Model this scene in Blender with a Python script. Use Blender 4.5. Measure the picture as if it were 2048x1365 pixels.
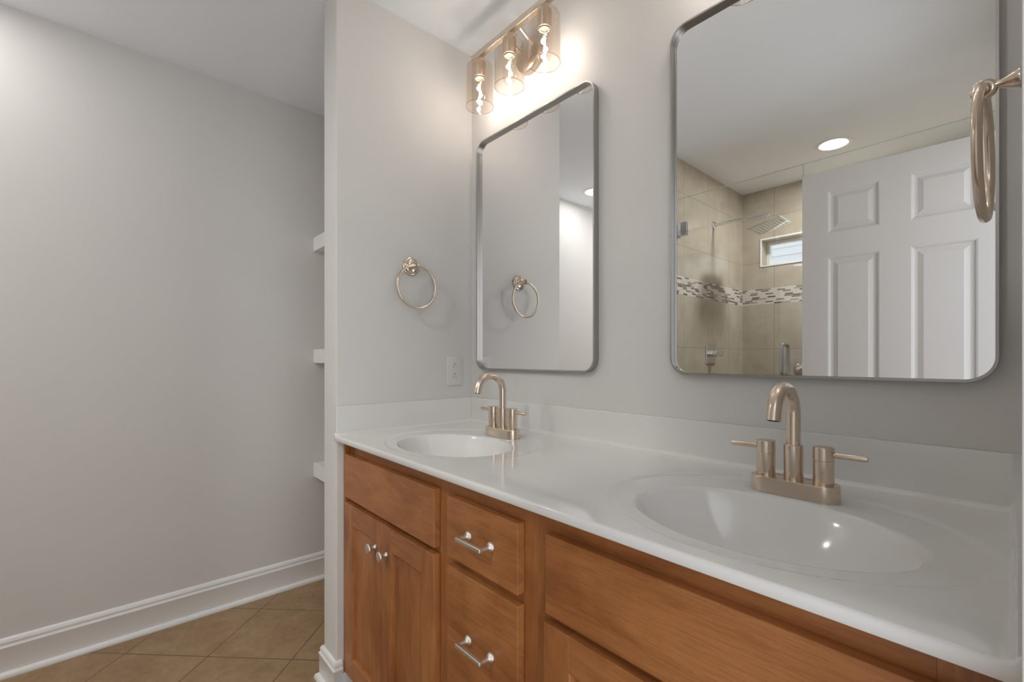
import bpy, bmesh, math, random
from mathutils import Vector, Matrix
random.seed(4)
PI = math.pi
for o in list(bpy.data.objects):
    bpy.data.objects.remove(o)
SC = bpy.context.scene
COL = SC.collection

# ------------------------------------------------------------------ camera
cam_d = bpy.data.cameras.new('camera')
cam_d.sensor_width = 36.0
cam_d.lens = 909.08 / 2048 * 36.0
cam_d.shift_x = -16.06 / 2048
cam_d.shift_y = 36.45 / 2048
cam_d.clip_start = 0.005
cam_d.clip_end = 60
cam = bpy.data.objects.new('camera', cam_d)
cam.location = (1.5712, -1.145, 1.1517)
cam.rotation_euler = (PI / 2, 0, math.radians(47.8745))
COL.objects.link(cam)
SC.camera = cam

# ------------------------------------------------------------------ light, view
W = bpy.data.worlds.new('daylight')
SC.world = W
W.use_nodes = True
wb = W.node_tree.nodes['Background']
wb.inputs[0].default_value = (0.93, 0.97, 1.0, 1)
# overcast sky: raised towards +x as added fill through the doorway
_wn = W.node_tree
_tc = _wn.nodes.new('ShaderNodeTexCoord'); _sx = _wn.nodes.new('ShaderNodeSeparateXYZ')
_wn.links.new(_tc.outputs['Generated'], _sx.inputs[0])
def _ramp(sock, a, b, lo, hi):
    n = _wn.nodes.new('ShaderNodeMapRange'); n.interpolation_type = 'SMOOTHSTEP'
    for i, v in enumerate((a, b, lo, hi)): n.inputs[i + 1].default_value = v
    _wn.links.new(sock, n.inputs[0]); return n.outputs[0]
_ad = _wn.nodes.new('ShaderNodeMath'); _ad.operation = 'ADD'
_wn.links.new(_ramp(_sx.outputs[1], -.35, -.75, 1.25, 1.6), _ad.inputs[0])
_wn.links.new(_ramp(_sx.outputs[0], .25, .7, 0.0, .75), _ad.inputs[1])
_wn.links.new(_ad.outputs[0], wb.inputs[1])
SC.view_settings.view_transform = 'Standard'
SC.view_settings.look = 'None'
SC.view_settings.gamma = 1.0
SC.view_settings.use_curve_mapping = False
SC.view_settings.exposure = 0.16
DOWNLIGHT = 250.0     # emission of the ceiling lenses, one of them an added fill
FILAMENT = 235.0     # emission of the bulb filaments
SC.cycles.max_bounces = 14
SC.cycles.diffuse_bounces = 6
SC.cycles.glossy_bounces = 8
SC.cycles.transparent_max_bounces = 24
SC.cycles.transmission_bounces = 8
SC.cycles.sample_clamp_indirect = 6.0
SC.cycles.caustics_reflective = False
SC.cycles.caustics_refractive = False

def portal(name, loc, rot, sx, sy):
    d = bpy.data.lights.new(name, 'AREA')
    d.shape = 'RECTANGLE'; d.size = sx; d.size_y = sy
    d.cycles.is_portal = True
    o = bpy.data.objects.new(name, d); o.location = loc; o.rotation_euler = rot
    COL.objects.link(o)
portal('doorway_fill_portal', (1.68, -1.02, 1.02), (0, PI / 2, 0), 2.0, 0.78)  # samples the added sky fill coming in at the doorway
portal('window_daylight', (0.55, -2.73, 1.965), (-PI / 2, 0, PI), 0.62, 0.2)

# ------------------------------------------------------------------ materials
def new_mat(name):
    m = bpy.data.materials.new(name); m.use_nodes = True
    nt = m.node_tree; b = nt.nodes['Principled BSDF']
    return m, nt, b
def N(nt, t, **kw):
    n = nt.nodes.new(t)
    for k, v in kw.items():
        setattr(n, k, v)
    return n
def M(nt, op, a, b=None, c=None):
    n = nt.nodes.new('ShaderNodeMath'); n.operation = op
    for i, v in enumerate((a, b, c)):
        if v is None: continue
        if isinstance(v, (int, float)): n.inputs[i].default_value = v
        else: nt.links.new(v, n.inputs[i])
    return n.outputs[0]
def mixc(nt, f, a, b):
    n = nt.nodes.new('ShaderNodeMix'); n.data_type = 'RGBA'
    for i, v in ((0, f), (6, a), (7, b)):
        if isinstance(v, (int, float)): n.inputs[i].default_value = v
        elif isinstance(v, tuple): n.inputs[i].default_value = (*v, 1)
        else: nt.links.new(v, n.inputs[i])
    return n.outputs[2]
def coords(nt, scale=(1, 1, 1), rot=(0, 0, 0), src='Object'):
    tc = N(nt, 'ShaderNodeTexCoord'); mp = N(nt, 'ShaderNodeMapping')
    mp.inputs['Scale'].default_value = scale; mp.inputs['Rotation'].default_value = rot
    nt.links.new(tc.outputs[src], mp.inputs[0])
    return mp.outputs[0]
def geo_xyz(nt):
    g = N(nt, 'ShaderNodeNewGeometry'); s = N(nt, 'ShaderNodeSeparateXYZ')
    nt.links.new(g.outputs['Position'], s.inputs[0])
    return s.outputs
def noise(nt, vec, scale, detail=4, rough=.55, dist=0):
    n = N(nt, 'ShaderNodeTexNoise')
    n.inputs['Scale'].default_value = scale; n.inputs['Detail'].default_value = detail
    n.inputs['Roughness'].default_value = rough; n.inputs['Distortion'].default_value = dist
    if vec is not None: nt.links.new(vec, n.inputs['Vector'])
    return n.outputs[0]
def bump(nt, b, h, strength, dist=.001):
    n = N(nt, 'ShaderNodeBump'); n.inputs['Strength'].default_value = strength
    n.inputs['Distance'].default_value = dist
    nt.links.new(h, n.inputs['Height']); nt.links.new(n.outputs[0], b.inputs['Normal'])

def paint(name, col, rough=.55, bmp=.15):
    m, nt, b = new_mat(name)
    v = coords(nt)
    f = noise(nt, v, 2.2, 2)
    c2 = tuple(x * .97 for x in col)
    nt.links.new(mixc(nt, f, col, c2), b.inputs['Base Color'])
    b.inputs['Roughness'].default_value = rough
    b.inputs['Specular IOR Level'].default_value = .35
    bump(nt, b, noise(nt, v, 260, 3), bmp, .0006)
    return m
def metal(name, col, rough, brush=None):
    m, nt, b = new_mat(name)
    b.inputs['Base Color'].default_value = (*col, 1)
    b.inputs['Metallic'].default_value = 1
    b.inputs['Roughness'].default_value = rough
    if brush:
        v = coords(nt, brush)
        f = noise(nt, v, 1.0, 3, .6)
        nt.links.new(M(nt, 'MULTIPLY_ADD', f, .16, rough - .08), b.inputs['Roughness'])
        bump(nt, b, f, .12, .0003)
    return m
def plain(name, col, rough=.4, spec=.5, coat=0):
    m, nt, b = new_mat(name)
    v = coords(nt)
    nt.links.new(mixc(nt, noise(nt, v, 6, 2), col, tuple(x * .98 for x in col)), b.inputs['Base Color'])
    b.inputs['Roughness'].default_value = rough
    b.inputs['Specular IOR Level'].default_value = spec
    b.inputs['Coat Weight'].default_value = coat
    b.inputs['Coat Roughness'].default_value = .05
    return m
def emit(name, col, s):
    m, nt, b = new_mat(name)
    b.inputs['Base Color'].default_value = (.02, .02, .02, 1)
    b.inputs['Emission Color'].default_value = (*col, 1)
    b.inputs['Emission Strength'].default_value = s
    return m
def thin_glass(name, tint, ior=1.45, refl=1.0, rough=0.0):
    m = bpy.data.materials.new(name); m.use_nodes = True; nt = m.node_tree
    nt.nodes.clear()
    out = N(nt, 'ShaderNodeOutputMaterial'); mx = N(nt, 'ShaderNodeMixShader')
    tr = N(nt, 'ShaderNodeBsdfTransparent'); gl = N(nt, 'ShaderNodeBsdfGlossy'); ge = N(nt, 'ShaderNodeNewGeometry'); dp = N(nt, 'ShaderNodeVectorMath', operation='DOT_PRODUCT')
    nt.links.new(ge.outputs['Normal'], dp.inputs[0]); nt.links.new(ge.outputs['Incoming'], dp.inputs[1])
    f0 = ((ior - 1) / (ior + 1)) ** 2
    sch = M(nt, 'MULTIPLY_ADD', M(nt, 'POWER', M(nt, 'SUBTRACT', 1.0, M(nt, 'ABSOLUTE', dp.outputs['Value'])), 5.0), 1 - f0, f0)
    tr.inputs[0].default_value = (*tint, 1)
    gl.inputs['Color'].default_value = (1, 1, 1, 1); gl.inputs['Roughness'].default_value = rough
    nt.links.new(M(nt, 'MULTIPLY', sch, refl), mx.inputs[0])
    nt.links.new(tr.outputs[0], mx.inputs[1]); nt.links.new(gl.outputs[0], mx.inputs[2])
    nt.links.new(mx.outputs[0], out.inputs[0])
    return m

def wood(name, vertical):
    m, nt, b = new_mat(name)
    sc = (1.0, 1.0, .13) if vertical else (.13, 1.0, 1.0)
    vg = coords(nt, sc)
    blotch = noise(nt, coords(nt, (1, 1, .45) if vertical else (.45, 1, 1)), 7.0, 5, .6, .8)
    warp = noise(nt, vg, 6.0, 3, .5, .5)
    # cathedral figure: contour lines of a stretched noise field
    fig = M(nt, 'FRACT', M(nt, 'MULTIPLY', warp, 11.0))
    fig = M(nt, 'ABSOLUTE', M(nt, 'SUBTRACT', fig, .5))
    grain = noise(nt, vg, 70, 5, .7, .3)
    fine = noise(nt, coords(nt, tuple(x * (1 if x < .5 else 4) for x in sc)), 150, 2, .6)
    cr = N(nt, 'ShaderNodeValToRGB')
    e = cr.color_ramp.elements
    e[0].position = .28; e[0].color = (.215, .068, .018, 1)
    e[1].position = .75; e[1].color = (.500, .210, .075, 1)
    x = cr.color_ramp.elements.new(.5); x.color = (.375, .145, .046, 1)
    s = M(nt, 'ADD', M(nt, 'MULTIPLY', blotch, .70), M(nt, 'MULTIPLY', grain, .20))
    s = M(nt, 'ADD', s, M(nt, 'MULTIPLY', fig, .24))
    nt.links.new(s, cr.inputs[0])
    f2 = M(nt, 'MULTIPLY', M(nt, 'GREATER_THAN', fine, .56), .28)
    nt.links.new(mixc(nt, f2, cr.outputs[0], (.17, .058, .018)), b.inputs['Base Color'])
    b.inputs['Roughness'].default_value = .36
    b.inputs['Specular IOR Level'].default_value = .45
    bump(nt, b, grain, .05, .0004)
    return m

def floor_mat():
    m, nt, b = new_mat('floor_tile')
    x, y, z = geo_xyz(nt)
    S = .3355
    def line(sgn, off):
        t = M(nt, 'MULTIPLY', M(nt, 'ADD', x, M(nt, 'MULTIPLY', y, sgn)), math.sqrt(.5) / S)
        t = M(nt, 'SUBTRACT', t, off)
        return t
    a = line(1.0, (-.545 - .862) * math.sqrt(.5) / S); c = line(-1.0, (-.545 + .862) * math.sqrt(.5) / S)
    def near(t):
        f = M(nt, 'FRACT', M(nt, 'ADD', t, 100.5))
        return M(nt, 'ABSOLUTE', M(nt, 'SUBTRACT', f, .5))
    d = M(nt, 'MINIMUM', near(a), near(c))
    g = M(nt, 'LESS_THAN', d, .0075)
    cb = N(nt, 'ShaderNodeCombineXYZ')
    nt.links.new(M(nt, 'FLOOR', a), cb.inputs[0]); nt.links.new(M(nt, 'FLOOR', c), cb.inputs[1])
    wn = N(nt, 'ShaderNodeTexWhiteNoise'); nt.links.new(cb.outputs[0], wn.inputs['Vector'])
    v = coords(nt)
    n1 = noise(nt, v, 9, 8, .62, .4); n2 = noise(nt, v, 38, 5, .7)
    f = M(nt, 'ADD', M(nt, 'MULTIPLY', n1, .6), M(nt, 'MULTIPLY', n2, .4))
    cr = N(nt, 'ShaderNodeValToRGB'); e = cr.color_ramp.elements
    e[0].position = .32; e[0].color = (.250, .150, .070, 1)
    e[1].position = .70; e[1].color = (.430, .290, .165, 1)
    nt.links.new(f, cr.inputs[0])
    c1 = mixc(nt, M(nt, 'MULTIPLY', wn.outputs[0], .18), cr.outputs[0], (.22, .13, .06))
    c2 = mixc(nt, g, c1, (.165, .10, .055))
    nt.links.new(c2, b.inputs['Base Color'])
    b.inputs['Roughness'].default_value = .42
    bump(nt, b, M(nt, 'SUBTRACT', M(nt, 'MULTIPLY', n2, .25), g), .35, .001)
    return m

def shower_tile(name, axis):
    m, nt, b = new_mat(name)
    x, y, z = geo_xyz(nt)
    u = x if axis == 'x' else y
    off = .325 if axis == 'x' else -1.985
    S = .3365
    def near(t):
        f = M(nt, 'FRACT', M(nt, 'ADD', t, 100.5))
        return M(nt, 'ABSOLUTE', M(nt, 'SUBTRACT', f, .5))
    gu = near(M(nt, 'DIVIDE', M(nt, 'SUBTRACT', u, off), S))
    lo = near(M(nt, 'DIVIDE', M(nt, 'SUBTRACT', z, 1.229), .34))
    hi = near(M(nt, 'DIVIDE', M(nt, 'SUBTRACT', z, 1.887), .34))
    up = M(nt, 'GREATER_THAN', z, 1.63)
    gz = M(nt, 'ADD', M(nt, 'MULTIPLY', hi, up), M(nt, 'MULTIPLY', lo, M(nt, 'SUBTRACT', 1.0, up)))
    g = M(nt, 'LESS_THAN', M(nt, 'MINIMUM', gu, gz), .0042)
    v = coords(nt)
    n1 = noise(nt, v, 5, 7, .6, .5)
    cr = N(nt, 'ShaderNodeValToRGB'); e = cr.color_ramp.elements
    e[0].position = .3; e[0].color = (.41, .355, .275, 1)
    e[1].position = .72; e[1].color = (.54, .475, .385, 1)
    nt.links.new(n1, cr.inputs[0])
    tile = mixc(nt, g, cr.outputs[0], (.27, .235, .19))
    # mosaic band of thin glass and stone sticks
    RH = .0119
    zz = M(nt, 'DIVIDE', M(nt, 'SUBTRACT', z, 1.569), RH)
    row = M(nt, 'FLOOR', zz)
    w1 = N(nt, 'ShaderNodeTexWhiteNoise', noise_dimensions='1D'); nt.links.new(row, w1.inputs['W'])
    uu = M(nt, 'ADD', M(nt, 'DIVIDE', u, .056), M(nt, 'MULTIPLY', w1.outputs[0], 9.0))
    cell = M(nt, 'FLOOR', uu)
    cb = N(nt, 'ShaderNodeCombineXYZ'); nt.links.new(cell, cb.inputs[0]); nt.links.new(row, cb.inputs[1])
    w2 = N(nt, 'ShaderNodeTexWhiteNoise', noise_dimensions='2D'); nt.links.new(cb.outputs[0], w2.inputs['Vector'])
    c2 = N(nt, 'ShaderNodeValToRGB'); c2.color_ramp.interpolation = 'CONSTANT'
    el = c2.color_ramp.elements
    el[0].position = 0; el[0].color = (.62, .58, .52, 1)
    el[1].position = .46; el[1].color = (.20, .165, .135, 1)
    for p, k in ((.64, (.10, .072, .055)), (.76, (.33, .29, .25)), (.88, (.66, .62, .56))):
        q = el.new(p); q.color = (*k, 1)
    nt.links.new(w2.outputs[0], c2.inputs[0])
    mg = M(nt, 'MAXIMUM', M(nt, 'LESS_THAN', near(zz), .07), M(nt, 'LESS_THAN', near(uu), .02))
    mos = mixc(nt, mg, c2.outputs[0], (.60, .56, .50))
    inb = M(nt, 'MULTIPLY', M(nt, 'GREATER_THAN', z, 1.569), M(nt, 'LESS_THAN', z, 1.688))
    nt.links.new(mixc(nt, inb, tile, mos), b.inputs['Base Color'])
    b.inputs['Roughness'].default_value = .16
    b.inputs['Specular IOR Level'].default_value = .5
    bump(nt, b, M(nt, 'SUBTRACT', 1.0, M(nt, 'MAXIMUM', g, M(nt, 'MULTIPLY', mg, inb))), .3, .0008)
    return m

def siding_mat():
    m, nt, b = new_mat('lap_siding')
    v = coords(nt)
    nt.links.new(mixc(nt, noise(nt, v, 3, 3), (.70, .71, .73), (.66, .67, .69)), b.inputs['Base Color'])
    b.inputs['Roughness'].default_value = .6
    return m

M_WALL = paint('wall_paint', (.722, .704, .688))
M_CEIL = paint('ceiling_paint', (.90, .935, .965), .7)
M_TRIM = plain('trim_paint', (.84, .835, .83), .32)
M_DOOR = plain('door_paint', (.62, .60, .58), .4)
M_FLOOR = floor_mat()
M_TILEX = shower_tile('shower_tile_rear', 'x')
M_TILEY = shower_tile('shower_tile_side', 'y')
M_TOP = plain('cultured_marble', (.80, .79, .775), .12, .5, .4)
M_WOODH = wood('stained_maple_horizontal', False)
M_WOODV = wood('stained_maple_vertical', True)
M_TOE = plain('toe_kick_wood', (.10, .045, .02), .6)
M_BRONZE = metal('brushed_champagne_nickel', (.72, .61, .505), .26)
M_RING = metal('satin_champagne_nickel', (.66, .56, .46), .20)
M_PULL = metal('satin_nickel', (.73, .675, .605), .46)
M_FRAME = metal('brushed_steel_frame', (.43, .415, .40), .36)
M_FIXT = metal('champagne_fixture', (.66, .57, .47), .30)
M_CHROME = metal('polished_chrome', (.80, .82, .84), .06)
M_MIRROR = metal('mirror_silver', (.945, .95, .955), 0.0)
M_PLATE = plain('white_plastic', (.73, .71, .69), .3)
M_DARK = plain('dark_slot', (.02, .02, .02), .6)
M_GSHADE = thin_glass('champagne_glass', (.962, .935, .905), 1.5, .9)
M_GBULB = thin_glass('clear_bulb_glass', (.985, .97, .95), 1.5, 1.0)
M_GSHOW = thin_glass('shower_glass', (.965, .98, .975), 1.45, .85)
M_GWIN = thin_glass('window_glass', (.97, .98, .98), 1.45, .8)
M_LENS = emit('downlight_lens', (1.0, .985, .96), DOWNLIGHT)
M_LENS2 = emit('corridor_downlight_lens', (1.0, .985, .96), DOWNLIGHT * .20)
M_FILL_LENS = emit('added_fill_lens', (1.0, .985, .96), DOWNLIGHT * .95)
M_FIL = emit('lit_filament', (1.0, .95, .90), FILAMENT)
M_CERAM = plain('socket_ceramic', (.22, .19, .14), .5)
M_EDGE = plain('polished_glass_edge', (.62, .72, .70), .15)
M_RIM = thin_glass('champagne_glass_rim', (.80, .74, .68), 1.5, 1.2)
M_SIDING = siding_mat()

# ------------------------------------------------------------------ mesh helpers
ORG = {}
def BM():
    return bmesh.new()
def finish(name, bm, mat, parent=None, smooth=None, local=False):
    """link bm as one mesh object; bm is in world space unless local"""
    if parent is not None and not local:
        o0 = ORG.get(parent.name, Vector((0, 0, 0)))
        bmesh.ops.translate(bm, verts=bm.verts, vec=-o0)
    bmesh.ops.recalc_face_normals(bm, faces=bm.faces)
    me = bpy.data.meshes.new(name); bm.to_mesh(me); bm.free()
    if smooth is not None:
        me.polygons.foreach_set('use_smooth', [True] * len(me.polygons))
        try: me.set_sharp_from_angle(angle=math.radians(smooth))
        except Exception: pass
    me.materials.append(mat)
    o = bpy.data.objects.new(name, me); COL.objects.link(o)
    if parent is not None:
        o.parent = parent
        ORG[o.name] = Vector((0, 0, 0)) if local else ORG.get(parent.name, Vector((0, 0, 0)))
    else:
        ORG[o.name] = Vector((0, 0, 0))
    return o
def box(bm, x0, x1, y0, y1, z0, z1, bev=0, seg=2):
    vs = [bm.verts.new((x, y, z)) for x in (x0, x1) for y in (y0, y1) for z in (z0, z1)]
    F = [(0, 1, 3, 2), (4, 6, 7, 5), (0, 4, 5, 1), (2, 3, 7, 6), (0, 2, 6, 4), (1, 5, 7, 3)]
    fs = [bm.faces.new([vs[i] for i in f]) for f in F]
    if bev:
        es = list({e for f in fs for e in f.edges})
        bmesh.ops.bevel(bm, geom=es, offset=bev, segments=seg, affect='EDGES', profile=.5)
def frames(pts, closed=False):
    n = len(pts); P = [Vector(p) for p in pts]; T = []
    for i in range(n):
        a = P[(i - 1) % n] if closed or i > 0 else P[i]
        b = P[(i + 1) % n] if closed or i < n - 1 else P[i]
        T.append((b - a).normalized())
    up = Vector((0, 0, 1)) if abs(T[0].z) < .9 else Vector((1, 0, 0))
    u = (up - T[0] * up.dot(T[0])).normalized(); out = []
    for i in range(n):
        u = (u - T[i] * u.dot(T[i])).normalized()
        out.append((P[i], u, T[i].cross(u)))
    return out
def tube(bm, pts, r, seg=20, closed=False, cap=True):
    fr = frames(pts, closed); rings = []
    for i, (p, u, w) in enumerate(fr):
        rr = r[i] if isinstance(r, (list, tuple)) else r
        rings.append([bm.verts.new(p + (u * math.cos(a) + w * math.sin(a)) * rr) for a in [2 * PI * k / seg for k in range(seg)]])
    m = len(rings)
    for i in range(m if closed else m - 1):
        A, B = rings[i], rings[(i + 1) % m]
        for k in range(seg):
            bm.faces.new((A[k], A[(k + 1) % seg], B[(k + 1) % seg], B[k]))
    if cap and not closed:
        bm.faces.new(rings[0]); bm.faces.new(rings[-1])
def lathe(bm, prof, org, axis=(0, 0, 1), seg=40, cap=True):
    """prof: (radius, distance along axis)"""
    ax = Vector(axis).normalized()
    up = Vector((0, 0, 1)) if abs(ax.z) < .9 else Vector((1, 0, 0))
    u = (up - ax * up.dot(ax)).normalized(); w = ax.cross(u); O = Vector(org); rings = []
    for r, h in prof:
        rings.append([bm.verts.new(O + ax * h + (u * math.cos(2 * PI * k / seg) + w * math.sin(2 * PI * k / seg)) * max(r, 1e-5)) for k in range(seg)])
    for A, B in zip(rings, rings[1:]):
        for k in range(seg):
            bm.faces.new((A[k], A[(k + 1) % seg], B[(k + 1) % seg], B[k]))
    if cap:
        bm.faces.new(rings[0]); bm.faces.new(rings[-1])
def prism(bm, poly, z0, z1, bev=0):
    a = [bm.verts.new((x, y, z0)) for x, y in poly]; b = [bm.verts.new((x, y, z1)) for x, y in poly]
    n = len(poly)
    bm.faces.new(a); top = bm.faces.new(b)
    for i in range(n):
        bm.faces.new((a[i], a[(i + 1) % n], b[(i + 1) % n], b[i]))
    if bev:
        bmesh.ops.bevel(bm, geom=list(top.edges), offset=bev, segments=3, affect='EDGES', profile=.5)
def torus(bm, c, R, r, normal='x', seg=96, sseg=20):
    pts = []
    for k in range(seg):
        a = 2 * PI * k / seg
        if normal == 'x': pts.append((c[0], c[1] + R * math.cos(a), c[2] + R * math.sin(a)))
        elif normal == 'y': pts.append((c[0] + R * math.cos(a), c[1], c[2] + R * math.sin(a)))
        else: pts.append((c[0] + R * math.cos(a), c[1] + R * math.sin(a), c[2]))
    tube(bm, pts, r, sseg, closed=True)
def rrect(x0, x1, z0, z1, r, n=10):
    out = []
    for cx, cz, a0 in ((x1 - r, z1 - r, 0), (x0 + r, z1 - r, 90), (x0 + r, z0 + r, 180), (x1 - r, z0 + r, 270)):
        for k in range(n + 1):
            a = math.radians(a0 + 90 * k / n)
            out.append((cx + r * math.cos(a), cz + r * math.sin(a)))
    return out
def thing(name, label, cat, loc=(0, 0, 0), group=None, rot=0, kind=None):
    o = bpy.data.objects.new(name, None); COL.objects.link(o)
    o.location = loc; o.rotation_euler = (0, 0, rot); o.empty_display_size = .05
    o['label'] = label; o['category'] = cat
    if group: o['group'] = group
    if kind: o['kind'] = kind
    ORG[o.name] = Vector(loc)
    return o
def tag(o, label, cat, group=None):
    o['label'] = label; o['category'] = cat
    if group: o['group'] = group
    return o
def struct(name, bm, mat, parent=None, smooth=None):
    o = finish(name, bm, mat, parent, smooth)
    if parent is None: o['kind'] = 'structure'
    return o
def copy_tree(o, loc=None, parent=None, label=None):
    c = o.copy(); COL.objects.link(c)
    if parent is not None: c.parent = parent
    if loc is not None: c.location = loc
    if label: c['label'] = label
    for ch in list(o.children): copy_tree(ch, None, c)
    return c

# ------------------------------------------------------------------ the room
XL, XP0, XP1, YP = -.909, -.119, 0.0, -.570
XR, YEND = 1.588, -3.2
H = 2.44
XS0, XS, YG, YSB = -.02, .095, -1.53, -2.569        # shower's side wall and rear wall
b = BM(); box(b, -1.03, 1.80, YEND - .12, .12, -.1, 0); struct('floor', b, M_FLOOR)
b = BM(); box(b, -1.03, 1.69, YEND - .12, .12, H, H + .1); struct('ceiling', b, M_CEIL)
b = BM(); box(b, -1.03, 1.69, 0, .12, 0, H); struct('wall_back', b, M_WALL)
b = BM(); box(b, -1.03, XL, YEND, 0, 0, H); struct('wall_left', b, M_WALL)
b = BM(); box(b, -1.03, XS0, YEND - .12, YEND, 0, H); struct('wall_front', b, M_WALL)
b = BM(); box(b, XP0, XP1, YP, 0, 0, H)
es = [e for e in b.edges if abs(e.verts[0].co.z - e.verts[1].co.z) > 1 and e.verts[0].co.y < -.5]
bmesh.ops.bevel(b, geom=es, offset=.006, segments=4, affect='EDGES', profile=.5)
struct('wall_partition', b, M_WALL, smooth=40)
b = BM()
box(b, XR, 1.69, -.622, 0, 0, H); box(b, XR, 1.69, -1.43, -.622, 2.06, H); box(b, XR, 1.69, YSB - .15, -1.43, 0, H)
struct('wall_right', b, M_WALL)
b = BM()
box(b, XR, 1.70, -.634, -.622, 0, 2.06); box(b, XR, 1.70, -1.43, -1.418, 0, 2.06); box(b, XR, 1.70, -1.418, -.634, 2.048, 2.06)
box(b, 1.5708, XR + .004, -.640, -.583, 0, 2.108, .0015)                   # casing on the room side
box(b, 1.5708, XR + .004, -1.414, -.640, 2.051, 2.108, .0015)
struct('trim_1', b, M_TRIM)                                   # door lining
b = BM(); box(b, XS0, XS - .008, YSB - .15, YG + .0, 0, H); struct('wall_shower_side', b, M_WALL)
b = BM(); box(b, XS - .008, XS, YSB, YG - .001, 0, H); o = struct('wall_shower_tiled_side', b, M_TILEY)
# shower rear wall with the small window opening
WX0, WX1, WZ0, WZ1 = .231, .86, 1.858, 2.062
b = BM()
box(b, XS, WX0, YSB - .15, YSB, 0, H); box(b, WX1, XR, YSB - .15, YSB, 0, H)
box(b, WX0, WX1, YSB - .15, YSB, 0, WZ0); box(b, WX0, WX1, YSB - .15, YSB, WZ1, H)
struct('wall_shower_rear', b, M_TILEX)
w = thing('window_1', 'small high white-framed window in the tiled shower wall', 'window', (.545, YSB - .14, WZ0), kind='structure')
b = BM(); f = .026
box(b, WX0, WX0 + f, YSB - .15, YSB - .11, WZ0, WZ1, .002); box(b, WX1 - f, WX1, YSB - .15, YSB - .11, WZ0, WZ1, .002)
box(b, WX0 + f, WX1 - f, YSB - .15, YSB - .11, WZ0, WZ0 + f, .002); box(b, WX0 + f, WX1 - f, YSB - .15, YSB - .11, WZ1 - f, WZ1, .002)
finish('window_frame', b, M_TRIM, w)
b = BM(); box(b, WX0 + f, WX1 - f, YSB - .134, YSB - .130, WZ0 + f, WZ1 - f); finish('window_pane', b, M_GWIN, w)
b = BM()   # white bead around the opening
for q in ((WX0 - .006, WX0 + .006, WZ0 - .006, WZ1 + .006), (WX1 - .006, WX1 + .006, WZ0 - .006, WZ1 + .006),
          (WX0 + .006, WX1 - .006, WZ0 - .006, WZ0 + .006), (WX0 + .006, WX1 - .006, WZ1 - .006, WZ1 + .006)):
    box(b, q[0], q[1], YSB - .004, YSB + .006, q[2], q[3], .002)
finish('window_bead', b, M_TRIM, w)
b = BM(); box(b, XS, XR, -1.63, -1.53, 0, .10, .006); struct('trim_2', b, M_TILEX)   # shower curb

# baseboards: a moulded profile swept along each wall
PROF = [(0, 0), (.026, 0), (.0265, .006), (.0235, .014), (.018, .0185), (.0125, .0195), (.0125, .104), (.0145, .108), (.0145, .112),
        (.0110, .117), (.0095, .121), (.0095, .124), (.0110, .127), (.0100, .133), (.0075, .139), (.0035, .143), (0, .144)]
def baseboard(name, path, hs=1.0):
    b = BM(); n = len(path); P = [Vector(p) for p in path]; nor = []
    for i in range(n):
        ds = []
        if i > 0: ds.append((P[i] - P[i - 1]).normalized())
        if i < n - 1: ds.append((P[i + 1] - P[i]).normalized())
        ns = [Vector((d.y, -d.x)) for d in ds]
        if len(ns) == 1: nor.append(ns[0])
        else: nor.append((ns[0] + ns[1]) / (1 + ns[0].dot(ns[1])))
    rings = [[b.verts.new((p.x + m.x * d, p.y + m.y * d, z if z < .03 else z * hs)) for d, z in PROF] for p, m in zip(P, nor)]
    for A, B in zip(rings, rings[1:]):
        for k in range(len(PROF) - 1): b.faces.new((A[k], A[k + 1], B[k + 1], B[k]))
    b.faces.new(rings[0]); b.faces.new(rings[-1])
    return struct(name, b, M_TRIM, smooth=35)
baseboard('baseboard_left', [(XL, 0), (XL, YEND)][::-1], .965)
baseboard('baseboard_partition', [(XP0, -.36), (XP0, YP), (XP1, YP), (XP1, -.552)], .84)
baseboard('baseboard_front', [(XS0, YEND), (XL, YEND)])
baseboard('baseboard_shower_side', [(XS0, YG), (XS0, YEND)])
b = BM(); box(b, 0, .0125, -.552, -.456, 0, .076); struct('trim_3', b, M_TRIM)     # the board runs on under the cabinet

# ------------------------------------------------------------------ closet shelves behind the partition
for zt, lab in ((1.784, 'white closet shelf behind the partition, topmost of the three'),
                (1.203, 'white closet shelf behind the partition, middle one of the three'),
                (.612, 'white closet shelf behind the partition, lowest of the three')):
    b = BM(); box(b, XL, XP0, -.354, 0, zt - .071, zt, .0015)
    tag(finish('closet_shelf', b, M_TRIM), lab, 'shelf', 'closet shelves')

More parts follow.
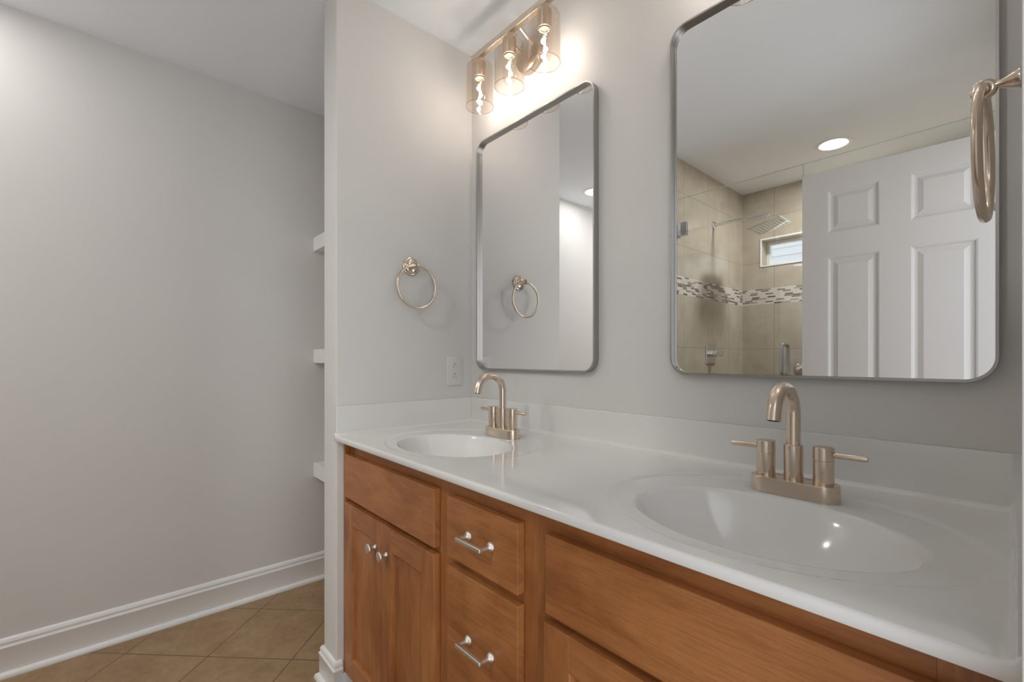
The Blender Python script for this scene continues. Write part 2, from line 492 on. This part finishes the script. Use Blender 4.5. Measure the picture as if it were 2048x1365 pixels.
# ------------------------------------------------------------------ six panel door, swung open behind the camera
D = thing('door_1', 'white six-panel door swung open in front of the shower, seen in the right mirror', 'door', (1.560, -1.400, .012), rot=math.radians(-3.55), kind='structure')
b = BM()
LW, LH = .703, 2.018
cols = [(-.600, -.409), (-.305, -.105)]
rows = [(.228, .858), (.988, 1.615), (1.726, 1.924)]
for x0, x1 in ((-LW, -.600), (-.409, -.305), (-.105, 0)): box(b, x0, x1, -.035, 0, 0, LH)
for x0, x1 in cols:
    for z0, z1 in ((0, rows[0][0]), (rows[0][1], rows[1][0]), (rows[1][1], rows[2][0]), (rows[2][1], LH)):
        box(b, x0, x1, -.035, 0, z0, z1)
finish('door_leaf', b, M_DOOR, D, local=True)
for x0, x1 in cols:
    for z0, z1 in rows:
        b = BM()
        for sgn, y0 in ((1, 0.0), (-1, -.035)):
            steps = [(0, 0), (.006, -.002), (.010, -.0075), (.016, -.009), (.022, -.009), (.040, -.0025), (.042, -.0025)]
            prev = None
            for ins, dep in steps:
                y = y0 + sgn * dep
                ring = [b.verts.new(c) for c in ((x0 + ins, y, z0 + ins), (x1 - ins, y, z0 + ins), (x1 - ins, y, z1 - ins), (x0 + ins, y, z1 - ins))]
                if prev:
                    for k in range(4): b.faces.new((prev[k], prev[(k + 1) % 4], ring[(k + 1) % 4], ring[k]))
                prev = ring
            b.faces.new(prev)
        finish('door_panel', b, M_DOOR, D, local=True)
for z in (.25, 1.05, 1.82):
    b = BM(); lathe(b, [(.005, 0), (.006, .002), (.006, .088), (.005, .09)], (.006, .004, z), seg=16)
    box(b, -.022, .004, -.001, .0015, z, z + .09)
    finish('hinge', b, M_PULL, D, local=True)

# ------------------------------------------------------------------ vanity cabinet
ZC = .8927                     # countertop surface
YF, YFR = -.546, -.526         # face of the doors, face of the frame
VX0, VX1 = .003, 1.5860
ZB, ZT = .080, ZC - .019       # cabinet box
V = thing('vanity_cabinet', 'long reddish-brown wooden double vanity cabinet under the white countertop', 'cabinet', (.785, -.27, 0))
b = BM()
box(b, VX0 + .004, VX0 + .018, YFR + .019, -.002, ZB, ZT); box(b, VX1 - .018, VX1, YFR + .019, -.002, ZB, ZT)
box(b, VX0 + .018, VX1 - .018, YFR + .019, -.002, ZB, ZB + .014)
box(b, .610, .622, YFR + .019, -.002, ZB + .014, ZT); box(b, .930, .942, YFR + .019, -.002, ZB + .014, ZT)
finish('carcass', b, M_WOODV, V)
def wbox(name, mat, *a, bev=.0012):
    b = BM(); box(b, *a, bev); return finish(name, b, mat, V)
wbox('scribe_strip', M_WOODV, VX0 + .001, .013, YF, YFR + .019, ZB, ZT)
for x0, x1 in ((.013, .060), (.575, .665), (.885, .995), (1.513, VX1)):
    wbox('frame_stile', M_WOODV, x0, x1, YFR, YFR + .019, ZB, ZT, bev=.0004)
for x0, x1 in ((.060, .575), (.665, .885), (.995, 1.513)):
    wbox('frame_rail', M_WOODH, x0, x1, YFR, YFR + .019, ZT - .062, ZT, bev=.0004)
    wbox('frame_rail', M_WOODH, x0, x1, YFR, YFR + .019, .655, .695, bev=.0004)
    wbox('frame_rail', M_WOODH, x0, x1, YFR, YFR + .019, ZB, ZB + .045, bev=.0004)
wbox('frame_rail', M_WOODH, .665, .885, YFR, YFR + .019, .340, .380, bev=.0004)
b = BM(); box(b, VX0 + .004, VX1, -.455, -.440, 0, ZB); finish('toe_kick', b, M_TOE, V)

def knob(x, z, parent):
    b = BM()
    lathe(b, [(.0075, 0), (.0078, .002), (.0052, .006), (.0047, .012), (.0060, .0165), (.0135, .0195), (.0150, .0215), (.0150, .0240), (.0135, .0262), (.008, .0275), (.002, .0278)],
          (x, YF, z), (0, -1, 0), 36)
    finish('knob', b, M_PULL, parent, 40)
def pull(x0, x1, z, parent):
    b = BM()
    for x in (x0, x1):
        lathe(b, [(.0108, 0), (.0108, .0025), (.0092, .0045), (.0062, .0070), (.0049, .0105), (.0046, .0150), (.0046, .0265)], (x, YF, z), (0, -1, 0), 32)
    box(b, x0 - .0048, x1 + .0048, YF - .0350, YF - .0255, z - .0048, z + .0048, .0022, 3)
    finish('pull_handle', b, M_PULL, parent, 40)
def shaker(x0, x1, z0, z1, kx):
    b = BM(); s = .062; t = YFR - .0005
    box(b, x0, x0 + s, YF, t, z0, z1, .0015); box(b, x1 - s, x1, YF, t, z0, z1, .0015)
    o = finish('cabinet_door', b, M_WOODV, V)
    for a, c in ((z1 - .066, z1), (z0, z0 + .066)):
        b = BM(); box(b, x0 + s - .0005, x1 - s + .0005, YF + .0003, t, a, c, .0010); finish('door_rail', b, M_WOODH, o)
    b = BM(); box(b, x0 + s - .001, x1 - s + .001, YF + .0105, t - .003, z0 + .065, z1 - .065); finish('door_panel', b, M_WOODV, o)
    b = BM()
    X0, X1, Z0, Z1 = x0 + s, x1 - s, z0 + .066, z1 - .066      # small chamfered bead around the recess
    prev = None
    for ins, y in ((0, YF + .001), (.0015, YF + .003), (.0045, YF + .0045), (.006, YF + .0106)):
        r = [b.verts.new(c) for c in ((X0 + ins, y, Z0 + ins), (X1 - ins, y, Z0 + ins), (X1 - ins, y, Z1 - ins), (X0 + ins, y, Z1 - ins))]
        if prev:
            for k in range(4): b.faces.new((prev[k], prev[(k + 1) % 4], r[(k + 1) % 4], r[k]))
        prev = r
    finish('panel_bead', b, M_WOODV, o)
    knob(kx, .583 if x0 < .6 else .583, o)
wbox('false_drawer_front', M_WOODH, .0135, .589, YF, YFR - .0005, .681, .828, bev=.0015)
wbox('false_drawer_front', M_WOODH, .978, 1.537, YF, YFR - .0005, .681, .828, bev=.0015)
shaker(.0135, .2905, .081, .664, .2555); shaker(.2935, .589, .081, .664, .3305)
shaker(.974, 1.2545, .081, .664, 1.218); shaker(1.2575, 1.537, .081, .664, 1.294)
for z0, z1, hz in ((.683, .826, .755), (.363, .661, .521), (.081, .341, .215)):
    o = wbox('drawer_front', M_WOODH, .648, .901, YF, YFR - .0005, z0, z1, bev=.0015)
    pull(.737, .8175, hz, o)

# ------------------------------------------------------------------ countertop with two moulded basins
C = thing('vanity_countertop', 'white cultured marble double-basin countertop on the wooden vanity', 'countertop', (.785, -.29, ZC))
TX0, TX1, TY0 = .0005, 1.5870, -.578
SINKS = [(.385, -.350), (1.277, -.350)]
SPL = .0105
PADS = [(1.273, -.160), (.387, -.154)]
def smooth(t):
    t = max(0.0, min(1.0, t)); return t * t * (3 - 2 * t)
def rho(x, y, s, a, bb, dy=0):
    return math.hypot((x - s[0]) / a, (y - s[1] - dy) / bb)
def height(x, y):
    z = 0.0
    for s in SINKS:
        ro = rho(x, y, s, .283, .226, .030)
        if ro < 1.0:
            z -= .0035 * smooth((1 - ro) * .226 / .012)
            z -= .0030 * smooth((1 - ro) * 1.6)
        ri = rho(x, y, s, .203, .150)
        if ri < 1.06:
            e = (1 - ri) * .150
            # rim roll then a deep oval bowl
            d = .5 * (e + math.sqrt(e * e + .0075 ** 2))
            q = min(1.0, max(0.0, d / .150))
            z -= .128 * (1 - (1 - q) ** 2.9) ** .92 * smooth((1.06 - ri) / .06)
    for fx, fy in PADS:
        dx = max(0.0, abs(x - fx) - .055); d = math.hypot(dx, y - fy)
        w = 1 - smooth((d - .029) / .012)
        if w > 0: z = z * (1 - w) - .0040 * w
    R = .009
    for d in (-SPL - y, x - TX0 - SPL, (1.5602 + (-SPL - y) * .0149) - x):
        if d < R: z += R - math.sqrt(max(0, R * R - (R - max(d, 0)) ** 2))
    r = .006
    d = y - TY0
    if d < r: z -= r - math.sqrt(max(0, r * r - (r - d) ** 2))
    return z
xs = [TX0 + (TX1 - TX0) * i / 480 for i in range(481)]
ys = [TY0 + t for t in (0, .0008, .002, .0035, .005, .007)] + [TY0 + .009 + (-.0000 - (TY0 + .009)) * j / 176 for j in range(177)]
def in_basin(x, y):
    for k, s in enumerate(SINKS):
        if rho(x, y, s, .294, .234, .030) < 1: return k + 1
    return 0
groups = {0: [], 1: [], 2: []}
for i in range(len(xs) - 1):
    for j in range(len(ys) - 1):
        groups[in_basin((xs[i] + xs[i + 1]) / 2, (ys[j] + ys[j + 1]) / 2)].append((i, j))
HT = [[ZC + height(x, y) for y in ys] for x in xs]
for k, nm in ((0, 'counter_slab'), (1, 'sink_basin'), (2, 'sink_basin')):
    b = BM(); vv = {}
    def V_(i, j):
        if (i, j) not in vv: vv[i, j] = b.verts.new((xs[i], ys[j], HT[i][j]))
        return vv[i, j]
    for i, j in groups[k]: b.faces.new((V_(i, j), V_(i + 1, j), V_(i + 1, j + 1), V_(i, j + 1)))
    if k == 0:      # front lip, underside return and ends
        zl = ZC - .0175
        lo = [b.verts.new((x, TY0, zl + .0012)) for x in xs]; lo2 = [b.verts.new((x, TY0 + .0012, zl)) for x in xs]; lo3 = [b.verts.new((x, -.50, zl)) for x in xs]
        for i in range(len(xs) - 1):
            b.faces.new((V_(i, 0), lo[i], lo[i + 1], V_(i + 1, 0)))
            b.faces.new((lo[i], lo2[i], lo2[i + 1], lo[i + 1])); b.faces.new((lo2[i], lo3[i], lo3[i + 1], lo2[i + 1]))
        for i in (0, len(xs) - 1):
            J = [j for j in range(len(ys)) if ys[j] <= -.50]
            b.faces.new([V_(i, j) for j in J] + [b.verts.new((xs[i], ys[J[-1]], zl)), lo2[i], lo[i]])
    if k:
        s = SINKS[k - 1]
        o = finish(nm, b, M_TOP, C, 60)
        zb = ZC + height(s[0], s[1])
        b = BM(); lathe(b, [(.001, .0022), (.014, .0022), (.015, .0032), (.021, .0026), (.0225, .0004)], (s[0], s[1], zb), seg=36)
        finish('drain', b, M_CHROME, o, 40)
    else:
        finish(nm, b, M_TOP, C, 60)
ZS = ZC + .0984
b = BM(); box(b, TX0, TX1, -SPL, -.0003, ZC - .002, ZS, .0016); finish('backsplash', b, M_TOP, C)
b = BM(); box(b, TX0, TX0 + SPL, -.573, -SPL, ZC - .002, ZS, .0016); finish('side_splash', b, M_TOP, C)
b = BM()
vs = [b.verts.new(c) for z in (ZC - .002, ZS) for c in ((1.5602, -SPL, z), (XR - .0005, -SPL, z), (XR - .0005, -.574, z), (1.5686, -.574, z))]
b.faces.new(vs[:4]); b.faces.new(vs[4:])
for k in range(4): b.faces.new((vs[k], vs[(k + 1) % 4], vs[4 + (k + 1) % 4], vs[4 + k]))
finish('side_splash', b, M_TOP, C)

# ------------------------------------------------------------------ faucets
def stadium(hl, hw, n=14):
    return [(hl - hw + hw * math.cos(a), hw * math.sin(a)) for a in [-PI / 2 + PI * k / n for k in range(n + 1)]] + \
           [(-(hl - hw) + hw * math.cos(a), hw * math.sin(a)) for a in [PI / 2 + PI * k / n for k in range(n + 1)]]
FZ = ZC - .0038
F1 = thing('bathroom_faucet', 'brushed nickel two-handle gooseneck faucet at the right basin, beneath the large right mirror', 'faucet', (1.273, -.160, FZ), 'gooseneck faucets')
b = BM(); prism(b, [(1.273 + x, -.160 + y) for x, y in stadium(.0765, .0265)], FZ, FZ + .0305, .0018); finish('base_plate', b, M_BRONZE, F1, 35)
b = BM(); lathe(b, [(.0166, .0300), (.0168, .0310), (.0168, .0965), (.0160, .0975), (.0120, .0978)], (1.273, -.160, FZ), seg=40); finish('spout_collar', b, M_BRONZE, F1, 35)
b = BM(); R = .0525; zc = FZ + .0975 + .058
pts = [(1.273, -.160, FZ + .09), (1.273, -.160, FZ + .12), (1.273, -.160, zc)]
pts += [(1.273, -.160 - R + R * math.cos(a), zc + R * math.sin(a)) for a in [math.radians(t) for t in range(6, 169, 6)]]
a = math.radians(168); tx, tz = -math.sin(a), math.cos(a)
p0 = pts[-1]; pts += [(1.273, p0[1] + tx * .007, p0[2] + tz * .007), (1.273, p0[1] + tx * .014, p0[2] + tz * .014)]
tube(b, pts, .0122, 32); o = finish('spout', b, M_BRONZE, F1, 40)
b = BM(); e = Vector(pts[-1]); dd = Vector((0, tx, tz)); lathe(b, [(.0094, 0), (.0094, .0006), (.0080, .0007), (.0080, .0002)], e, dd, 28); finish('aerator', b, M_DARK, o)
for sg in (-1, 1):
    x = 1.273 + sg * .0500
    b = BM(); lathe(b, [(.0168, .0300), (.0170, .0306), (.0170, .0740), (.0163, .0747), (.0163, .0757), (.0172, .0764), (.0172, .0985), (.0163, .0996), (.0100, .1000)], (x, -.160, FZ), seg=40)
    o = finish('handle', b, M_BRONZE, F1, 35)
    b = BM(); lathe(b, [(.0050, .012), (.0052, .016), (.0054, .0655), (.0048, .0670)], (x, -.160, FZ + .0865), (sg, 0, 0), 24); finish('lever', b, M_BRONZE, o, 40)
copy_tree(F1, (.387, -.154, FZ), label='brushed nickel two-handle gooseneck faucet at the left basin, beneath the left mirror')

# ------------------------------------------------------------------ mirrors
MW, MZ0, MZ1 = .6100, 1.1105, 2.0368
def mirror(x0, label):
    m = thing('wall_mirror', label, 'mirror', (x0 + MW / 2, 0, MZ0), 'rounded wall mirrors')
    b = BM(); FT = .0045
    A = rrect(x0, x0 + MW, MZ0, MZ1, .045, 12); B = rrect(x0 + FT, x0 + MW - FT, MZ0 + FT, MZ1 - FT, .0405, 12)
    n = len(A)
    ring = lambda P, y: [b.verts.new((p[0], y, p[1])) for p in P]
    a0, a1, b1, b0 = ring(A, -.0005), ring(A, -.0250), ring(B, -.0250), ring(B, -.0005)
    for P, Q in ((a0, a1), (a1, b1), (b1, b0), (b0, a0)):
        for k in range(n): b.faces.new((P[k], P[(k + 1) % n], Q[(k + 1) % n], Q[k]))
    finish('mirror_frame', b, M_FRAME, m, 30)
    b = BM(); g = rrect(x0 + FT + .0004, x0 + MW - FT - .0004, MZ0 + FT + .0004, MZ1 - FT - .0004, .040, 12)
    f0 = [b.verts.new((p[0], -.0110, p[1])) for p in g]; f1 = [b.verts.new((p[0], -.0060, p[1])) for p in g]
    b.faces.new(f0); b.faces.new(f1)
    for k in range(n): b.faces.new((f0[k], f0[(k + 1) % n], f1[(k + 1) % n], f1[k]))
    finish('mirror_glass', b, M_MIRROR, m)
    return m
m1 = mirror(.0655, 'left rounded-corner mirror in a thin steel frame, beside the towel ring wall')
copy_tree(m1, (.9345 + MW / 2, 0, MZ0), label='right rounded-corner mirror in a thin steel frame, reflecting the shower and white door')

# ------------------------------------------------------------------ vanity lights
LYC, LX, LZ = -.100, .3600, 2.3070
def vanity_light():
    t = thing('vanity_light', 'champagne three-bulb vanity light with clear glass shades above the left mirror', 'wall light', (LX, 0, LZ), 'vanity lights')
    b = BM(); box(b, LX - .216, LX + .212, LYC - .010, LYC + .010, LZ - .010, LZ + .012, .001); finish('crossbar', b, M_FIXT, t)
    b = BM(); lathe(b, [(.062, 0), (.062, .018), (.059, .024), (.052, .027), (.02, .0285), (.001, .0285)], (LX + .010, -.0005, LZ - .052), (0, -1, 0), 48); finish('back_plate', b, M_FIXT, t, 40)
    for dx in (-.032, .032):
        b = BM(); tube(b, [(LX + .010 + dx, -.024, LZ - .034), (LX + .010 + dx, LYC + .008, LZ - .004)], .0050, 16); finish('arm', b, M_FIXT, t, 40)
    for dx in (-.173, 0, .173):
        x = LX + dx; z = LZ - .010
        b = BM(); lathe(b, [(.006, 0), (.006, -.012), (.011, -.013), (.0115, -.017), (.0235, -.0185), (.0240, -.021), (.0240, -.040), (.0225, -.043), (.0225, -.074), (.0215, -.0755), (.0185, -.0757), (.0180, -.070)],
                        (x, LYC, z), seg=36, cap=False)
        s = finish('socket', b, M_FIXT, t, 40)
        b = BM(); lathe(b, [(.0178, -.068), (.0178, -.0785), (.0155, -.0800), (.0132, -.0795), (.0128, -.074)], (x, LYC, z), seg=30); finish('socket_insulator', b, M_CERAM, s, 40)
        b = BM()      # open-bottomed glass cylinder with a domed shoulder
        T, Bt = z - .018, z - .186
        out = [(.0245, T), (.030, T - .0008), (.040, T - .0035), (.047, T - .0085), (.0515, T - .017), (.0525, T - .026), (.0525, Bt)]
        inn = [(.0508, Bt), (.0508, T - .026), (.0498, T - .0175), (.0455, T - .0098), (.039, T - .0052), (.030, T - .0025), (.0245, T - .0018)]
        lathe(b, [(r, h - z) for r, h in out + inn], (x, LYC, z), seg=64, cap=False)
        bmesh.ops.remove_doubles(b, verts=b.verts, dist=1e-6)
        u0 = finish('glass_shade', b, M_GSHADE, t, 50)
        b = BM(); torus(b, (x, LYC, Bt), .0517, .0010, 'z', 64, 8); finish('shade_rim', b, M_RIM, u0, 60)
        b = BM()      # tubular squirrel-cage bulb
        lathe(b, [(.0120, -.074), (.0125, -.082), (.0150, -.092), (.0200, -.104), (.0225, -.118), (.0225, -.150), (.0205, -.166), (.0150, -.177), (.0080, -.182), (.001, -.1835)], (x, LYC, z), seg=36, cap=False)
        u = finish('light_bulb', b, M_GBULB, t, 60)
        b = BM(); n = 4       # criss-crossing wires
        for k in range(n):
            P = []
            for q, (rr, dz) in enumerate(((.0060, -.094), (.0115, -.116), (.0115, -.141), (.0110, -.166))):
                a = PI * k / n + .3 + (q % 2) * PI
                P.append((x + rr * math.cos(a), LYC + rr * math.sin(a), z + dz))
            tube(b, P, .0006, 6)
        finish('filament', b, M_FIL, u)
    return t
VL = vanity_light()
copy_tree(VL, (1.258, 0, LZ), label='champagne three-bulb vanity light with clear glass shades above the right mirror')

# ------------------------------------------------------------------ towel rings
def towel_ring(label, y, zc, sgn, xw, zr, swing=0):
    """xw wall face, sgn +1 ring sticks out towards +x"""
    t = thing('towel_ring', label, 'towel ring', (xw, y, zr), 'towel rings')
    b = BM(); ax = (sgn, 0, 0)
    lathe(b, [(.0335, 0), (.0345, .002), (.0345, .0045), (.0325, .0065), (.0290, .0072), (.0275, .0100), (.0225, .0135), (.0150, .0155), (.0105, .0165), (.001, .0166)], (xw, y, zr), ax, 48)
    finish('wall_rosette', b, M_RING, t, 40)
    b = BM()
    lathe(b, [(.0108, .0155), (.0116, .0175), (.0112, .0200), (.0092, .0245), (.0066, .0300), (.0046, .0355), (.0038, .0405)], (xw, y, zr), ax, 32)
    xr = xw + sgn * .0495
    torus(b, (xr, y, zr - .0015), .0088, .0042, 'y', 40, 16)
    finish('post', b, M_RING, t, 40)
    b = BM(); R = .0790; torus(b, (xr, y, zc), R, .0052, 'x', 120, 20)
    bmesh.ops.rotate(b, verts=b.verts, cent=(xr, y, zc), matrix=Matrix.Rotation(math.radians(swing), 3, 'Z'))
    finish('ring', b, M_RING, t, 60)
    return t
towel_ring('champagne nickel towel ring on the partition wall beside the left mirror', -.289, 1.4235, 1, 0.0, 1.506)
towel_ring('champagne nickel towel ring seen edge-on at the far right, beside the right mirror', -.331, 1.4085, -1, XR, 1.491, -2.0)

# ------------------------------------------------------------------ outlet
t = thing('wall_outlet', 'white double electrical outlet low on the wall beside the left mirror', 'outlet', (0, -.090, 1.1045))
b = BM(); box(b, .0002, .0055, -.0905 - .037, -.0905 + .037, 1.1045 - .0605, 1.1045 + .0605, .003, 3); finish('cover_plate', b, M_PLATE, t, 40)
for dz in (.0205, -.0205):
    b = BM()
    poly = [(max(-.0140, min(.0140, .0172 * math.cos(a))), .0172 * math.sin(a)) for a in [2 * PI * k / 36 for k in range(36)]]
    f0 = [b.verts.new((.0050, -.0905 + p, 1.1045 + dz + q)) for p, q in poly]; f1 = [b.verts.new((.0066, -.0905 + p, 1.1045 + dz + q)) for p, q in poly]
    b.faces.new(f1)
    for k in range(36): b.faces.new((f0[k], f0[(k + 1) % 36], f1[(k + 1) % 36], f1[k]))
    r = finish('receptacle', b, M_PLATE, t)
    b = BM()
    box(b, .0064, .0068, -.0905 - .0066, -.0905 - .0050, 1.1045 + dz - .0075, 1.1045 + dz + .0010)
    box(b, .0064, .0068, -.0905 + .0050, -.0905 + .0066, 1.1045 + dz - .0065, 1.1045 + dz + .0005)
    lathe(b, [(.0024, 0), (.0024, .0004)], (.0064, -.0905, 1.1045 + dz + .0078), (1, 0, 0), 16)
    finish('socket_slots', b, M_DARK, r)
b = BM(); lathe(b, [(.0026, 0), (.0026, .001), (.001, .0013)], (.0053, -.0905, 1.1045), (1, 0, 0), 16); finish('screw', b, M_PLATE, t)

# ------------------------------------------------------------------ recessed lights
def downlight(x, y, label, lens):
    t = thing('recessed_light', label, 'ceiling light', (x, y, H), 'recessed ceiling lights')
    b = BM(); lathe(b, [(.0700, -.0002), (.0905, -.0002), (.0895, -.0045), (.0820, -.0065), (.0705, -.0040)], (x, y, H), seg=56, cap=False)
    finish('trim_ring', b, M_TRIM, t, 40)
    b = BM(); lathe(b, [(.0720, -.0010), (.0715, -.0030), (.050, -.0036), (.001, -.0038)], (x, y, H), seg=48, cap=False)
    finish('lens', b, lens, t, 40)
    return t
downlight(.813, -2.090, 'round white recessed ceiling light above the shower, seen in the right mirror', M_LENS)
downlight(-.636, -1.645, 'round white recessed ceiling light near the grey left wall, at the left mirror edge', M_LENS2)
downlight(-.470, -2.720, 'added unseen fill light, built as a round recessed light deep in the corridor', M_FILL_LENS)  # unseen lamp added as fill for the left wall and ceiling

# ------------------------------------------------------------------ shower
GY = -1.578
t = thing('shower_door', 'frameless clear glass shower door with a steel pull handle', 'shower door', (XS, GY, .105))
b = BM(); box(b, XS + .004, .797, GY - .004, GY + .004, .112, 2.174); finish('glass_pane', b, M_GSHOW, t)
b = BM(); box(b, XS + .004, .797, GY - .004, GY + .004, 2.1742, 2.1762); box(b, .7970, .7985, GY - .004, GY + .004, .112, 2.1762); finish('glass_edge', b, M_EDGE, t)
for z0 in (.35, 1.935):
    b = BM(); box(b, XS, XS + .012, GY - .028, GY + .028, z0, z0 + .085, .002); box(b, XS + .010, XS + .062, GY + .004, GY + .012, z0, z0 + .085, .002)
    box(b, XS + .010, XS + .062, GY - .012, GY - .004, z0, z0 + .085, .002); finish('hinge', b, M_CHROME, t)
b = BM()
for sg in (-1, 1):
    xh = .712; y0 = GY + sg * .004; y1 = GY + sg * .050; r = .018; z0, z1 = 1.068, 1.230
    pts = [(xh, y0, z1), (xh, y1 - sg * r, z1)] + [(xh, y1 - sg * r + sg * r * math.sin(a), z1 - r + r * math.cos(a)) for a in [PI / 2 * k / 6 for k in range(1, 7)]]
    pts += [(xh, y1 - sg * r + sg * r * math.cos(a), z0 + r - r * math.sin(a)) for a in [PI / 2 * k / 6 for k in range(0, 7)]] + [(xh, y0, z0)]
    tube(b, pts, .0095, 20)
finish('pull_handle', b, metal('brushed_steel', (.50, .51, .52), .22), t, 50)
b = BM(); box(b, .801, XR - .001, GY - .004, GY + .004, .105, 2.174)
t = thing('shower_screen', 'fixed clear glass shower panel above and behind the white door', 'shower screen', (1.18, GY, .105))
finish('glass_pane', b, M_GSHOW, t)
b = BM(); box(b, .801, XR - .001, GY - .004, GY + .004, 2.1742, 2.1762); box(b, .7995, .8010, GY - .004, GY + .004, .105, 2.1762); finish('glass_edge', b, M_EDGE, t)

t = thing('rain_shower', 'square chrome rain shower head on a long straight arm', 'shower', (XS, -2.069, 2.100))
b = BM(); lathe(b, [(.030, 0), (.030, .003), (.024, .010), (.014, .013)], (XS, -2.069, 2.104), (1, 0, 0), 32); finish('wall_flange', b, M_CHROME, t, 40)
b = BM(); pts = [(XS + .004, -2.069, 2.104), (.435, -2.069, 2.104)] + [(.435 + .025 * math.sin(a), -2.069, 2.104 - .025 + .025 * math.cos(a)) for a in [PI / 2 * k / 5 for k in range(1, 6)]] + [(.460, -2.069, 2.055)]
tube(b, pts, .0105, 20); finish('shower_arm', b, M_CHROME, t, 50)
b = BM(); lathe(b, [(.013, .030), (.016, .026), (.016, .014), (.022, .008), (.030, 0)], (.460, -2.069, 2.026), seg=30); finish('swivel_joint', b, M_CHROME, t, 40)
b = BM(); box(b, .360, .560, -2.169, -1.969, 2.018, 2.026, .0015); 
def tilt(bm): bmesh.ops.rotate(bm, verts=bm.verts, cent=(.460, -2.069, 2.030), matrix=Matrix.Rotation(math.radians(-13), 3, 'Y'))
tilt(b); p = finish('spray_plate', b, M_CHROME, t)
b = BM()
for i in range(9):
    for j in range(9):
        lathe(b, [(.0024, 0), (.0018, -.0018)], (.380 + .02 * i, -2.149 + .02 * j, 2.018), seg=6)
tilt(b); finish('spray_nozzles', b, plain('grey_rubber', (.25, .25, .26), .5), p)

t = thing('shower_valve', 'chrome shower valve with a square plate on the tiled side wall', 'shower valve', (XS, -2.016, 1.190))
b = BM(); box(b, XS, XS + .009, -2.085, -1.947, 1.120, 1.260, .002); finish('escutcheon', b, M_CHROME, t)
b = BM(); lathe(b, [(.024, .009), (.024, .046), (.022, .048)], (XS, -2.016, 1.190), (1, 0, 0), 36); h = finish('valve_body', b, M_CHROME, t, 40)
b = BM(); lathe(b, [(.017, .047), (.017, .056), (.0215, .058), (.0215, .086), (.0200, .088)], (XS, -2.016, 1.190), (1, 0, 0), 8); finish('valve_handle', b, M_CHROME, t, 20)
t = thing('wall_fitting', 'round chrome fitting low on the rear shower wall, beside the white door edge', 'wall fitting', (.497, YSB, 1.087))
b = BM(); lathe(b, [(.040, 0), (.040, .004), (.034, .012), (.020, .017), (.014, .020), (.014, .045), (.011, .048)], (.497, YSB, 1.087), (0, 1, 0), 36); finish('flange', b, M_CHROME, t, 40)

# ------------------------------------------------------------------ neighbouring house through the shower window
t = thing('neighbour_house_wall', 'white lap siding of the neighbouring house outside the shower window', 'house', (0, -5.6, -.6))
b = BM()
for k in range(46):
    z = -.6 + .105 * k
    vs = [b.verts.new(c) for c in ((-1.1, -5.60, z + .105), (7, -5.60, z + .105), (7, -5.582, z), (-1.1, -5.582, z), (-1.1, -5.604, z), (7, -5.604, z))]
    b.faces.new((vs[0], vs[1], vs[2], vs[3])); b.faces.new((vs[3], vs[2], vs[5], vs[4]))
finish('siding', b, M_SIDING, t)
b = BM(); box(b, -1.1, 7, -5.9, -5.606, -.6, 4.2); finish('wall_core', b, M_SIDING, t)
